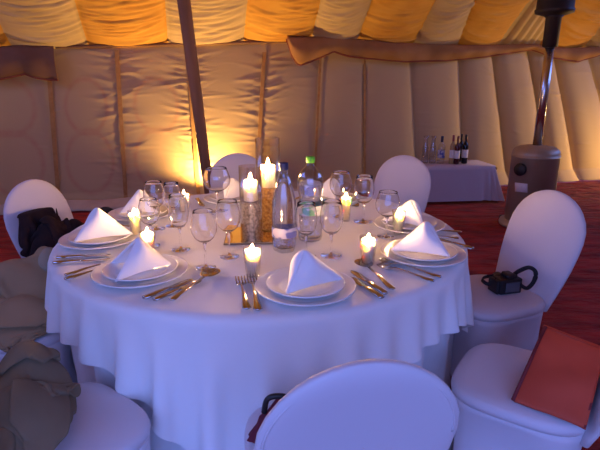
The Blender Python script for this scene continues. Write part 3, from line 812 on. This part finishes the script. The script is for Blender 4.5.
v, f = lathe([(0, .320*s), (.0165*s, .318*s), (.0172*s, .32*s), (.0172*s, .342*s), (.016*s, .345*s), (0, .345*s)], 24); fix_normals(tag(mesh('cap', v, f, M['cap_blue'], bt), 'navy screw cap'))
pb = at(310, 240, TOP)
bt = thing('water_bottle', 'large clear water bottle with bright green cap and bulging shoulder', 'bottle', (pb.x, pb.y, TOP+.002))
hb = atd(310, 157, pb.y).z - TOP; s = hb/.37
out = [(.04, 0), (.050, .004), (.054, .02), (.053, .04), (.055, .055), (.053, .07), (.055, .085), (.053, .10), (.056, .12), (.056, .165), (.049, .182), (.047, .195), (.053, .215), (.057, .245), (.055, .275), (.044, .305), (.026, .325), (.016, .335), (.0155, .35)]
prof = [(0, .006)] + out + [(r-.0015, z+.0003) for r, z in out[::-1]] + [(0, .009)]
v, f = lathe([(r*s, z*s) for r, z in prof], 40); fix_normals(mesh('body', v, f, M['pet'], bt))
v, f = lathe([(0, .0095*s), (.045*s, .0095*s), (.0515*s, .021*s), (.051*s, .04*s), (.053*s, .055*s), (.051*s, .07*s), (.053*s, .085*s), (.051*s, .10*s), (.054*s, .12*s), (.054*s, .165*s), (.047*s, .182*s), (.0455*s, .195*s), (.051*s, .215*s), (.055*s, .245*s), (.0535*s, .265*s), (0, .266*s)], 40); fix_normals(mesh('water', v, f, M['water'], bt))
v, f = lathe([(.0567*s, .122*s), (.0573*s, .123*s), (.0573*s, .162*s), (.0567*s, .163*s), (.0567*s, .122*s)], 40); fix_normals(tag(mesh('label', v, f, M['label_green'], bt), 'green and pale label'))
v, f = lathe([(0, .348*s), (.0185*s, .345*s), (.019*s, .347*s), (.019*s, .368*s), (.0175*s, .37*s), (0, .37*s)], 24); fix_normals(tag(mesh('cap', v, f, M['cap_green'], bt), 'bright green screw cap'))

# ------------------------------------------------------------------ patio heater
hx, hy = 2.335, 4.95
ht_ = thing('patio_heater', 'tall grey steel gas patio heater standing on the red rug', 'patio heater', (hx, hy, 0.004), math.radians(-118))
v, f = lathe([(0, 0), (.27, 0), (.275, .02), (.265, .05), (.23, .06), (0, .06)], 48); mesh('base', v, f, M['tank'], ht_)
v, f = lathe([(0, .061), (.222, .061), (.222, .70), (.226, .702), (.226, .715), (.222, .717), (.222, .74), (.21, .77), (.17, .80), (.09, .815), (0, .818)], 56); mesh('tank_housing', v, f, M['tank'], ht_)
v, f = lathe([(0, .816), (.042, .816), (.042, 1.80), (0, 1.80)], 24); mesh('post', v, f, M['tube'], ht_)
v, f = lathe([(.043, 1.72), (.068, 1.73), (.068, 1.98), (.09, 2.0), (0, 2.0)], 28); mesh('burner_neck', v, f, M['soot'], ht_)
v, f = lathe([(.08, 1.995), (.165, 2.02), (.17, 2.05), (.16, 2.06), (.155, 2.30), (0, 2.31)], 36); mesh('burner_head', v, f, M['soot'], ht_)
v, f = lathe([(0, 2.40), (.2, 2.36), (.4, 2.30), (.41, 2.31), (.2, 2.375), (0, 2.415)], 48); mesh('reflector', v, f, M['tube'], ht_)
# door knob and paper tag: placed on the side seen from the table
def on_tank(px, py):
    # intersect view ray with the housing cylinder
    r = ray(px, py); o = Vector((-hx, -hy)); d = Vector((r.x, r.y)); A = d.dot(d); B = o.dot(d); C = o.dot(o)-.223**2
    k = (-B-math.sqrt(max(0, B*B-A*C)))/A
    return Vector((r.x*k, r.y*k, H+r.z*k))
def local(o, p): return Matrix.Rotation(-o.rotation_euler.z, 4, 'Z') @ (Vector(p)-o.location)
kp = on_tank(521, 169.5); nrm = Vector((kp.x-hx, kp.y-hy, 0)).normalized(); lk = local(ht_, kp); ln = local(ht_, kp+nrm)-lk
v, f = tube([(0, 0, 0), ln*.02, ln*.035], [.06, .062, .055], 24); fix_normals(tag(mesh('knob', v, f, M['black'], ht_, loc=lk), 'round black valve knob'))
VV = []; FF = []
for i in range(7):
    for y in (182.5, 191.5):
        p = on_tank(515+12.5*i/6, y + (1.2*i/6)); q = Vector((p.x-hx, p.y-hy, 0)).normalized()*.003; VV.append(local(ht_, p+q))
for i in range(6): FF.append((2*i, 2*i+1, 2*i+3, 2*i+2))
solid(tag(mesh('label', VV, FF, M['paper'], ht_), 'small pale paper label'), .002)
for a in (.5, 2.4, 4.3):
    v, f = tube([(.2*math.cos(a), .2*math.sin(a), .03), (.3*math.cos(a), .3*math.sin(a), .02)], [.03, .025], 12); fix_normals(mesh('foot', v, f, M['soot'], ht_))

# ------------------------------------------------------------------ low bottle table at the back
bc = Vector((1.80, 6.22, 0)); brz = math.radians(8)
bt_ = thing('low_table', 'low side table under a white cloth by the back wall', 'table', bc, brz)
v, f = box(-.56, .56, -.28, .28, .39, .42); mesh('tabletop', v, f, M['wood'], bt_, smooth=False)
for sx in (-1, 1):
    for sy in (-1, 1):
        v, f = box(sx*.5-.02, sx*.5+.02, sy*.23-.02, sy*.23+.02, .01, .389); mesh('leg', v, f, M['wood'], bt_, smooth=False)
n = 200; rows = 14; VV = []; FF = []
for j in range(rows):
    q = j/(rows-1)
    for i in range(n):
        th = 2*PI*i/n; c, s_ = math.cos(th), math.sin(th); p = 9
        ex = math.copysign(abs(c)**(2/p), c); ey = math.copysign(abs(s_)**(2/p), s_)
        k = abs(math.sin(2*th))**3
        fl = q*(.03+.08*k) + .014*q*math.sin(th*23+math.sin(th*5)*2)
        VV.append((ex*(.575+fl), ey*(.295+fl), .43-.405*q if j else .431))
ci = len(VV); VV.append((0, 0, .431))
for j in range(rows-1):
    for i in range(n): FF.append((j*n+i, j*n+(i+1) % n, (j+1)*n+(i+1) % n, (j+1)*n+i))
for i in range(n): FF.append((ci, (i+1) % n, i))
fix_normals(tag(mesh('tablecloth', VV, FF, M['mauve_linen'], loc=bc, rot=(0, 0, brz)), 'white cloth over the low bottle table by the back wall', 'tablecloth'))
def bottle(px, py, topy, wpx, body, cap, label, lab_, nm='wine_bottle', cat='bottle', grp='bottles on the low table', clear=False, backd=0):
    p = at(px, py, .436); p.y += backd; 
    h_ = atd(px, topy, p.y).z-.436; r = wpx*(p.y)/F/2
    t = thing(nm, label, cat, (p.x, p.y, .4365), 0, grp)
    v, f = lathe([(0, 0), (r*.95, 0), (r, .01), (r, h_*.58), (r*.85, h_*.66), (r*.42, h_*.74), (r*.34, h_*.8), (r*.34, h_*.93), (0, h_*.932)], 24); fix_normals(mesh('body', v, f, body, t))
    v, f = lathe([(r*.355, h_*.78), (r*.40, h_*.785), (r*.40, h_*.99), (r*.35, h_), (0, h_)], 20); fix_normals(mesh('cap', v, f, cap, t))
    if lab_:
        v, f = lathe([(r*1.005, h_*.2), (r*1.03, h_*.205), (r*1.03, h_*.48), (r*1.005, h_*.485), (r*1.005, h_*.2)], 24); fix_normals(mesh('label', v, f, lab_, t))
bottle(440.5, 163, 136, 7, M['pet'], M['cap_blue'], 'clear water bottle with dark cap on the low table', M['label_blue'], 'water_bottle')
bottle(451.5, 163.5, 135, 5.5, M['wine_white'], M['foil_pink'], 'straw-coloured wine bottle with pink cap, leftmost of the wine bottles', M['paper'])
bottle(456.2, 164, 136, 5.2, M['wine_red'], M['foil_red'], 'dark red wine bottle with pale label, second of the wine bottles', M['paper'])
bottle(459.7, 161.5, 134, 5.2, M['wine_dark'], M['foil_black'], 'black wine bottle standing partly behind its neighbours', None)
bottle(464, 163.2, 134.5, 6, M['wine_dark'], M['foil_black'], 'black wine bottle at the right end of the row', M['paper'])
def tumbler(px, py, topy, wpx, label):
    p = at(px, py, .436); h_ = atd(px, topy, p.y).z-.436; r = wpx*p.y/F/2
    t = thing('carafe', label, 'carafe', (p.x, p.y, .4365), 0, 'clear carafes on the low table')
    out_ = [(r*.9, 0), (r, .02), (r*.98, h_*.5), (r*.6, h_*.72), (r*.55, h_*.88), (r*.75, h_)]
    v, f = lathe([(0, 0)] + out_ + [(q-.003, z+.001) for q, z in out_[::-1]] + [(0, .006)], 28); fix_normals(mesh('body', v, f, M['pet'], t))
tumbler(424.5, 163, 136, 7, 'clear glass carafe at the left end of the low table, behind the chair back')
tumbler(432, 163, 136, 7, 'clear glass carafe second from left on the low table')

# ------------------------------------------------------------------ coats, bags, camera
def heap(name, loc, rx, ry, h, mt, label, cat, seed, peak=(0, 0), rz=0, folds=7, sharp=1.3, amp=.05, drape=None):
    rg = np.random.default_rng(seed); n = 110; rows = 46; VV = []; FF = []
    ph = rg.uniform(0, 6.28, 8); am = rg.uniform(.5, 1, 8)
    for j in range(rows):
        q = j/(rows-1)
        for i in range(n):
            a = 2*PI*i/n
            tw = a + .7*(1-q)*math.sin(2*a+ph[5]) + .5*q*math.sin(a+ph[6])
            fsum = am[0]*(1-abs(math.sin(tw*folds/2+ph[0]+2.2*q)))**1.6 + .8*am[1]*(1-abs(math.sin(tw*(folds-2)/2+ph[1]-1.8*q)))**2 + .4*am[2]*math.sin(tw*(folds+6)+ph[2]+3*q)
            fsum -= .55
            env = q**.7*(1.1-.3*q)
            rr_ = q*(1+amp*3.2*fsum*env) * (1+.10*math.sin(2*a+ph[3])+.07*math.sin(3*a+ph[4]))
            x = rr_*rx*math.cos(a) + peak[0]*(1-q**1.4); y = rr_*ry*math.sin(a) + peak[1]*(1-q**1.4)
            z = h*(1-q**sharp)*(1+amp*1.5*fsum*env) + amp*.35*fsum*env*(1-q)
            z += .01*math.sin(5*x/rx+ph[7])*(1-q)
            VV.append((x, y, max(z, 0.0)))
    for j in range(rows-1):
        for i in range(n): FF.append((j*n+i, (j+1)*n+i, (j+1)*n+(i+1) % n, j*n+(i+1) % n))
    t = thing(name, label, cat, loc, rz)
    FF.append(tuple((rows-1)*n+i for i in range(n)))
    o = fix_normals(mesh('body', VV, FF, mt, t)); return t
def sleeve(t, pts, rads, mt, name='sleeve', flat=.6, seed=1):
    pts = smooth_path(pts, 9); k = len(pts); rd_ = np.interp(np.linspace(0, 1, k), np.linspace(0, 1, len(rads)), rads)
    v, f = tube(pts, list(rd_), 22, flat)
    rg = np.random.default_rng(seed); ph = rg.uniform(0, 6.28, 4); v2 = []
    for i, p in enumerate(v):
        r_, a_ = divmod(i, 22); c = pts[r_]; d = Vector(p)-c; w = 1+.16*math.sin(r_*.9+a_*.57+ph[0])*math.sin(a_*.28+ph[1])+.10*math.sin(r_*2.1-a_*.8+ph[2]); v2.append(c+d*w)
    return fix_normals(mesh(name, v2, f, mt, t))

def relax(Pp, flat, field, steps=170, iters=8, damp=.95):
    """settle a cloth grid under gravity on the height field"""
    ny, nx = Pp.shape[:2]; vel = np.zeros_like(Pp); prs = []
    for (di, dj, k) in ((0, 1, 1), (1, 0, 1), (1, 1, .5), (1, -1, .5), (0, 2, .25), (2, 0, .25)):
        for par in (0, 1):
            ii = np.arange(0, ny-di); jj = np.arange(max(0, -dj), nx-max(0, dj))
            if di: ii = ii[(ii//di) % 2 == par]
            else: jj = jj[(jj//dj) % 2 == par]
            I, J = np.meshgrid(ii, jj, indexing='ij'); prs.append((I, J, I+di, J+dj, np.linalg.norm(flat[I+di, J+dj]-flat[I, J], axis=-1, keepdims=True), k))
    dt = 1/60
    for st in range(steps):
        vel[..., 2] -= 9.8*dt; vel *= damp; old = Pp.copy(); Pp = Pp + vel*dt
        for it in range(iters):
            for I, J, I2, J2, L, k in prs:
                a = Pp[I, J]; b_ = Pp[I2, J2]; d = b_-a; l = np.linalg.norm(d, axis=-1, keepdims=True)+1e-9
                c = (k*np.minimum(0, l-L*.9) if k == .25 else k*(l-L))/l*d*.5
                Pp[I, J] = a+c; Pp[I2, J2] = b_-c
        hf = field(Pp[..., 0], Pp[..., 1]); hit = Pp[..., 2] < hf
        Pp[..., 2] = np.maximum(Pp[..., 2], hf)
        vel = (Pp-old)/dt; vel[hit] *= .25
    return Pp
def gauss(X, Y, x, y, rx, ry, h, rot=0, p=2):
    dx, dy = X-x, Y-y; u = dx*math.cos(rot)+dy*math.sin(rot); v = -dx*math.sin(rot)+dy*math.cos(rot)
    return h*np.exp(-((np.abs(u)/rx)**p + (np.abs(v)/ry)**p))
def draped(name, parent, mt, cx, cy, sx_, sy_, rot, field, seed, squeeze=.8, z0=.35, n=52, th=.007, fold=.03):
    rg = np.random.default_rng(seed); nx = n; ny = max(10, int(n*sy_/sx_)); hx_, hy_ = sx_/(nx-1), sy_/(ny-1)
    A_, B_ = np.meshgrid(np.arange(nx)/(nx-1)*2-1, np.arange(ny)/(ny-1)*2-1)
    flat = np.stack([A_*np.sqrt(1-.42*B_**2)*sx_*.56, B_*np.sqrt(1-.42*A_**2)*sy_*.56], -1)
    X, Y = flat[..., 0]*squeeze, flat[..., 1]*(.5+.5*squeeze)
    c, s_ = math.cos(rot), math.sin(rot); ph = rg.uniform(0, 6.28, 5)
    Z = field(cx+X*c-Y*s_, cy+X*s_+Y*c)+.03 + fold*(np.sin(X*34+ph[0]+3*Y)+.7*np.sin(X*57+Y*12+ph[1])+.6*np.sin(Y*29-X*9+ph[2])+.4*rg.normal(0, .4, X.shape))
    Pp = relax(np.stack([cx+X*c-Y*s_, cy+X*s_+Y*c, Z], -1), flat, field)
    o0 = np.array(parent.location)
    o = mesh(name, (Pp-o0).reshape(-1, 3), [(j*nx+i, j*nx+i+1, (j+1)*nx+i+1, (j+1)*nx+i) for j in range(ny-1) for i in range(nx-1)], mt, parent)
    solid(o, th, 1); subsurf(o, 1); return o
def seat_field(ch, bumps, lift=0.):
    x0, y0 = ch.location.x, ch.location.y; a = -ch.rotation_euler.z; c, s_ = math.cos(a), math.sin(a)
    def f(X, Y):
        lx = (X-x0)*c-(Y-y0)*s_; ly = (X-x0)*s_+(Y-y0)*c
        q = np.maximum(np.abs(lx), np.abs(ly))
        base = np.where(q < .215, SEAT+.002, np.maximum(.03, SEAT-(q-.215)*14))
        inside_back = (ly < -.185) & (np.abs(lx) < .2); base = np.where(inside_back, np.maximum(base, .80), base)
        z = base*0
        for b_ in bumps: z = np.maximum(z, gauss(X, Y, *b_))
        return np.maximum(base, np.where(z > .02, SEAT+z, 0)) + lift
    return f
SEAT = .476+.008
t = thing('coat', 'pale khaki coat heaped on the left-edge chair beside the tablecloth', 'coat', (-1.16, 1.90, SEAT))
bm_ = [(-1.11, 2.05, .09, .10, .25), (-1.2, 1.95, .24, .14, .22, .8), (-1.12, 1.82, .12, .12, .09)]
draped('body', t, M['khaki'], -1.17, 1.90, .66, .62, .5, seat_field(CH[6], bm_), 3, .82)
draped('collar', t, M['khaki_pale'], -1.10, 2.05, .20, .13, 1.1, seat_field(CH[6], bm_, .022), 4, .6, n=26)
draped('sleeve', t, M['khaki'], -1.13, 1.80, .34, .16, .3, seat_field(CH[6], bm_, .022), 5, .75, n=34)
t = thing('coat', 'dark olive coat heaped on the bottom-left chair', 'coat', (-.74, 1.20, SEAT))
bm_ = [(-.79, 1.28, .11, .12, .19), (-.77, 1.16, .12, .13, .14, .4), (-.84, 1.12, .12, .12, .14)]
draped('body', t, M['olive'], -.83, 1.19, .46, .46, .9, seat_field(CH[7], bm_), 9, .78)
draped('sleeve', t, M['olive'], -.72, 1.19, .40, .15, -1.1, seat_field(CH[7], bm_, .022), 10, .72, n=36)
draped('collar', t, M['olive'], -.80, 1.28, .26, .12, .5, seat_field(CH[7], bm_, .024), 12, .6, n=28)
t = thing('jacket', 'dark jacket bundled on the left chair against its back', 'jacket', (-1.17, 2.50, SEAT))
bm_ = [(-1.22, 2.33, .11, .11, .29), (-1.14, 2.42, .12, .12, .27), (-1.03, 2.56, .12, .11, .26)]
draped('body', t, M['navy'], -1.14, 2.44, .62, .50, .6, seat_field(CH[5], bm_), 14, .75)
draped('sleeve', t, M['navy'], -1.20, 2.36, .36, .14, -.7, seat_field(CH[5], bm_, .022), 15, .7, n=30)
draped('hood', t, M['fur'], -1.03, 2.57, .26, .22, .4, seat_field(CH[5], bm_, .024), 16, .65, n=28, th=.02)

# brick red bag, a soft wedge standing on the seat
bg = thing('tote_bag', 'brick red soft bag slumped on the bottom-right white chair', 'bag', (.80, 1.36, SEAT+.002))
BL = at(513, 400, SEAT+.01); BR = at(586, 429, SEAT+.01); TL = atd(545.5, 327, 1.50); TR = atd(606, 350, 1.345)
def L_(p): return Vector(p)-bg.location
def bag_sheet(name, quad, mt, parent, th, wr=.008, n=22, seed=0):
    A, B_, C, D = [L_(p) for p in quad]; rg = np.random.default_rng(seed); ph = rg.uniform(0, 6.28, 6); VV = []; FF = []
    nn = (B_-A).cross(D-A).normalized()
    for j in range(n+1):
        for i in range(n+1):
            u, w = i/n, j/n; p = A.lerp(B_, u).lerp(D.lerp(C, u), w)
            e = math.sin(PI*u)**.4*math.sin(PI*w)**.4 if 0 < u < 1 and 0 < w < 1 else 0
            p = p + nn*e*(.012 + wr*math.sin(7*u+3*w+ph[0])+wr*.6*math.sin(11*w-4*u+ph[1])); VV.append(p)
    for j in range(n):
        for i in range(n): k = j*(n+1)+i; FF.append((k, k+1, k+n+2, k+n+1))
    o = mesh(name, VV, FF, mt, parent); solid(o, th, -1); return o
back = Vector((.075, .05, 0))
B2L = Vector((TL.x-.005, TL.y+.03, SEAT+.01)); B2R = Vector((TR.x+.0, TR.y+.03, SEAT+.01))
bag_sheet('front_panel', (BL, BR, TR, TL), M['redbag'], bg, .012, .005, seed=1)
bag_sheet('back_panel', (B2R, B2L, TL+Vector((.004, .018, 0)), TR+Vector((.004, .018, 0))), M['redbag'], bg, .01, .003, seed=2)
def tri_sheet(name, a, b_, c, mt):
    a, b_, c = L_(a), L_(b_), L_(c); nn = (b_-a).cross(c-a).normalized()*.006
    V = [a, b_, c, a+nn, b_+nn, c+nn]; return fix_normals(mesh(name, V, [(0, 1, 2), (5, 4, 3), (0, 3, 4, 1), (1, 4, 5, 2), (2, 5, 3, 0)], mt, bg, smooth=False))
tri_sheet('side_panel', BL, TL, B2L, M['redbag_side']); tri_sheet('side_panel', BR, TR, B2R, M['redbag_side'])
v, f = tube([L_(BL)+Vector((0, 0, .0)), L_(TL)], .006, 8); fix_normals(mesh('seam', v, f, M['redbag_side'], bg))

# small wine-red bag on the foreground chair's seat
pz = at(274, 418, SEAT+.03)
t = heap('handbag', (pz.x+.015, pz.y-.03, SEAT), .075, .06, .115, M['winebag'], 'small wine-red bag on the seat of the foreground chair', 'bag', 21, folds=5, amp=.04)
v, f = tube(smooth_path([(-.04, .0, .07), (-.03, 0, .112), (0, 0, .122), (.03, 0, .112), (.04, 0, .07)], 6), .008, 8); fix_normals(mesh('handle', v, f, M['black'], t))

# camera on the right-hand chair
pc = at(508, 294, SEAT)
cm = thing('digital_camera', 'black camera with neck strap lying on the right-hand chair seat', 'camera', (pc.x, pc.y+.02, SEAT+.002), math.radians(14))
v, f = box(-.055, .058, -.03, .03, 0, .072); subsurf(bevel(mesh('body', v, f, M['black'], cm, smooth=False), .008, 3), 0)
v, f = box(-.02, .022, -.025, .03, .0715, .095); bevel(mesh('viewfinder', v, f, M['black'], cm, smooth=False), .008, 3)
v, f = box(-.030, .042, -.0335, -.0302, .012, .058); bevel(tag(mesh('screen', v, f, M['screen'], cm, smooth=False), 'grey camera screen'), .002)
v, f = tube([(-.06, 0, .036), (-.062, -.005, .036)], [.001, .001], 6)
v, f = box(-.072, -.0545, -.028, .045, .002, .068); bevel(mesh('grip', v, f, M['black'], cm, smooth=False), .008, 3)
v, f = tube([(0, .03, .037), (0, .05, .037), (0, .085, .037)], [.033, .034, .031], 24); fix_normals(mesh('lens', v, f, M['black'], cm))
v, f = tube([(.036, 0, .0715), (.036, 0, .081)], [.011, .010], 16); fix_normals(mesh('dial', v, f, M['black'], cm))
def strap_local(px, py, z): 
    p = atd(px, py, pc.y+z); p.z = max(p.z, SEAT+.012); return Matrix.Rotation(-cm.rotation_euler.z, 4, 'Z') @ (p - cm.location)
pts = [Vector((-.06, 0, .065))] + [strap_local(*q) for q in ((488, 284, .03), (482, 279, .06), (491, 276, .09), (508, 277, .08), (519, 271, .02), (529, 267.5, -.01), (535.5, 272, -.03), (534, 281, -.03), (527.5, 288, -.02), (521, 285, 0))] + [Vector((.06, 0, .062))]
path = smooth_path(pts, 7); rings = []
for k, p in enumerate(path):
    tn = (path[min(k+1, len(path)-1)]-path[max(k-1, 0)]).normalized(); w = Vector((0, 0, 1)) - tn*tn.z
    w = (w.normalized() + Vector((0, -.4, 0))).normalized(); nn = tn.cross(w).normalized()*.0015; w = w*.010
    rings.append([p-w-nn, p+w-nn, p+w+nn, p-w+nn])
v, f = loft(rings); fix_normals(mesh('strap', v, f, M['strap'], cm))

# ------------------------------------------------------------------ evening sky through the open front of the tent
wd = bpy.data.worlds.new('dusk'); S.world = wd; wd.use_nodes = True
nt = wd.node_tree; bgn = nt.nodes['Background']
tc = nt.nodes.new('ShaderNodeTexCoord'); sx = nt.nodes.new('ShaderNodeSeparateXYZ'); rp = nt.nodes.new('ShaderNodeValToRGB')
rp.color_ramp.elements[0].position = .45; rp.color_ramp.elements[0].color = (.035, .04, .09, 1)
rp.color_ramp.elements[1].position = .56; rp.color_ramp.elements[1].color = (.20, .31, .95, 1)
ma = nt.nodes.new('ShaderNodeMath'); ma.operation = 'MULTIPLY_ADD'; ma.inputs[1].default_value = .5; ma.inputs[2].default_value = .5
nt.links.new(tc.outputs['Generated'], sx.inputs[0]); nt.links.new(sx.outputs['Z'], ma.inputs[0]); nt.links.new(ma.outputs[0], rp.inputs[0]); nt.links.new(rp.outputs[0], bgn.inputs[0])
bgn.inputs[1].default_value = 4.4

S.view_settings.view_transform = 'Standard'; S.view_settings.look = 'None'; S.view_settings.gamma = 1; S.view_settings.exposure = 0
S.view_settings.use_curve_mapping = False
S.cycles.transparent_max_bounces = 64; S.cycles.max_bounces = 24; S.cycles.transmission_bounces = 24; S.cycles.glossy_bounces = 8; S.cycles.diffuse_bounces = 5
S.cycles.sample_clamp_indirect = 6; S.cycles.use_denoising = True
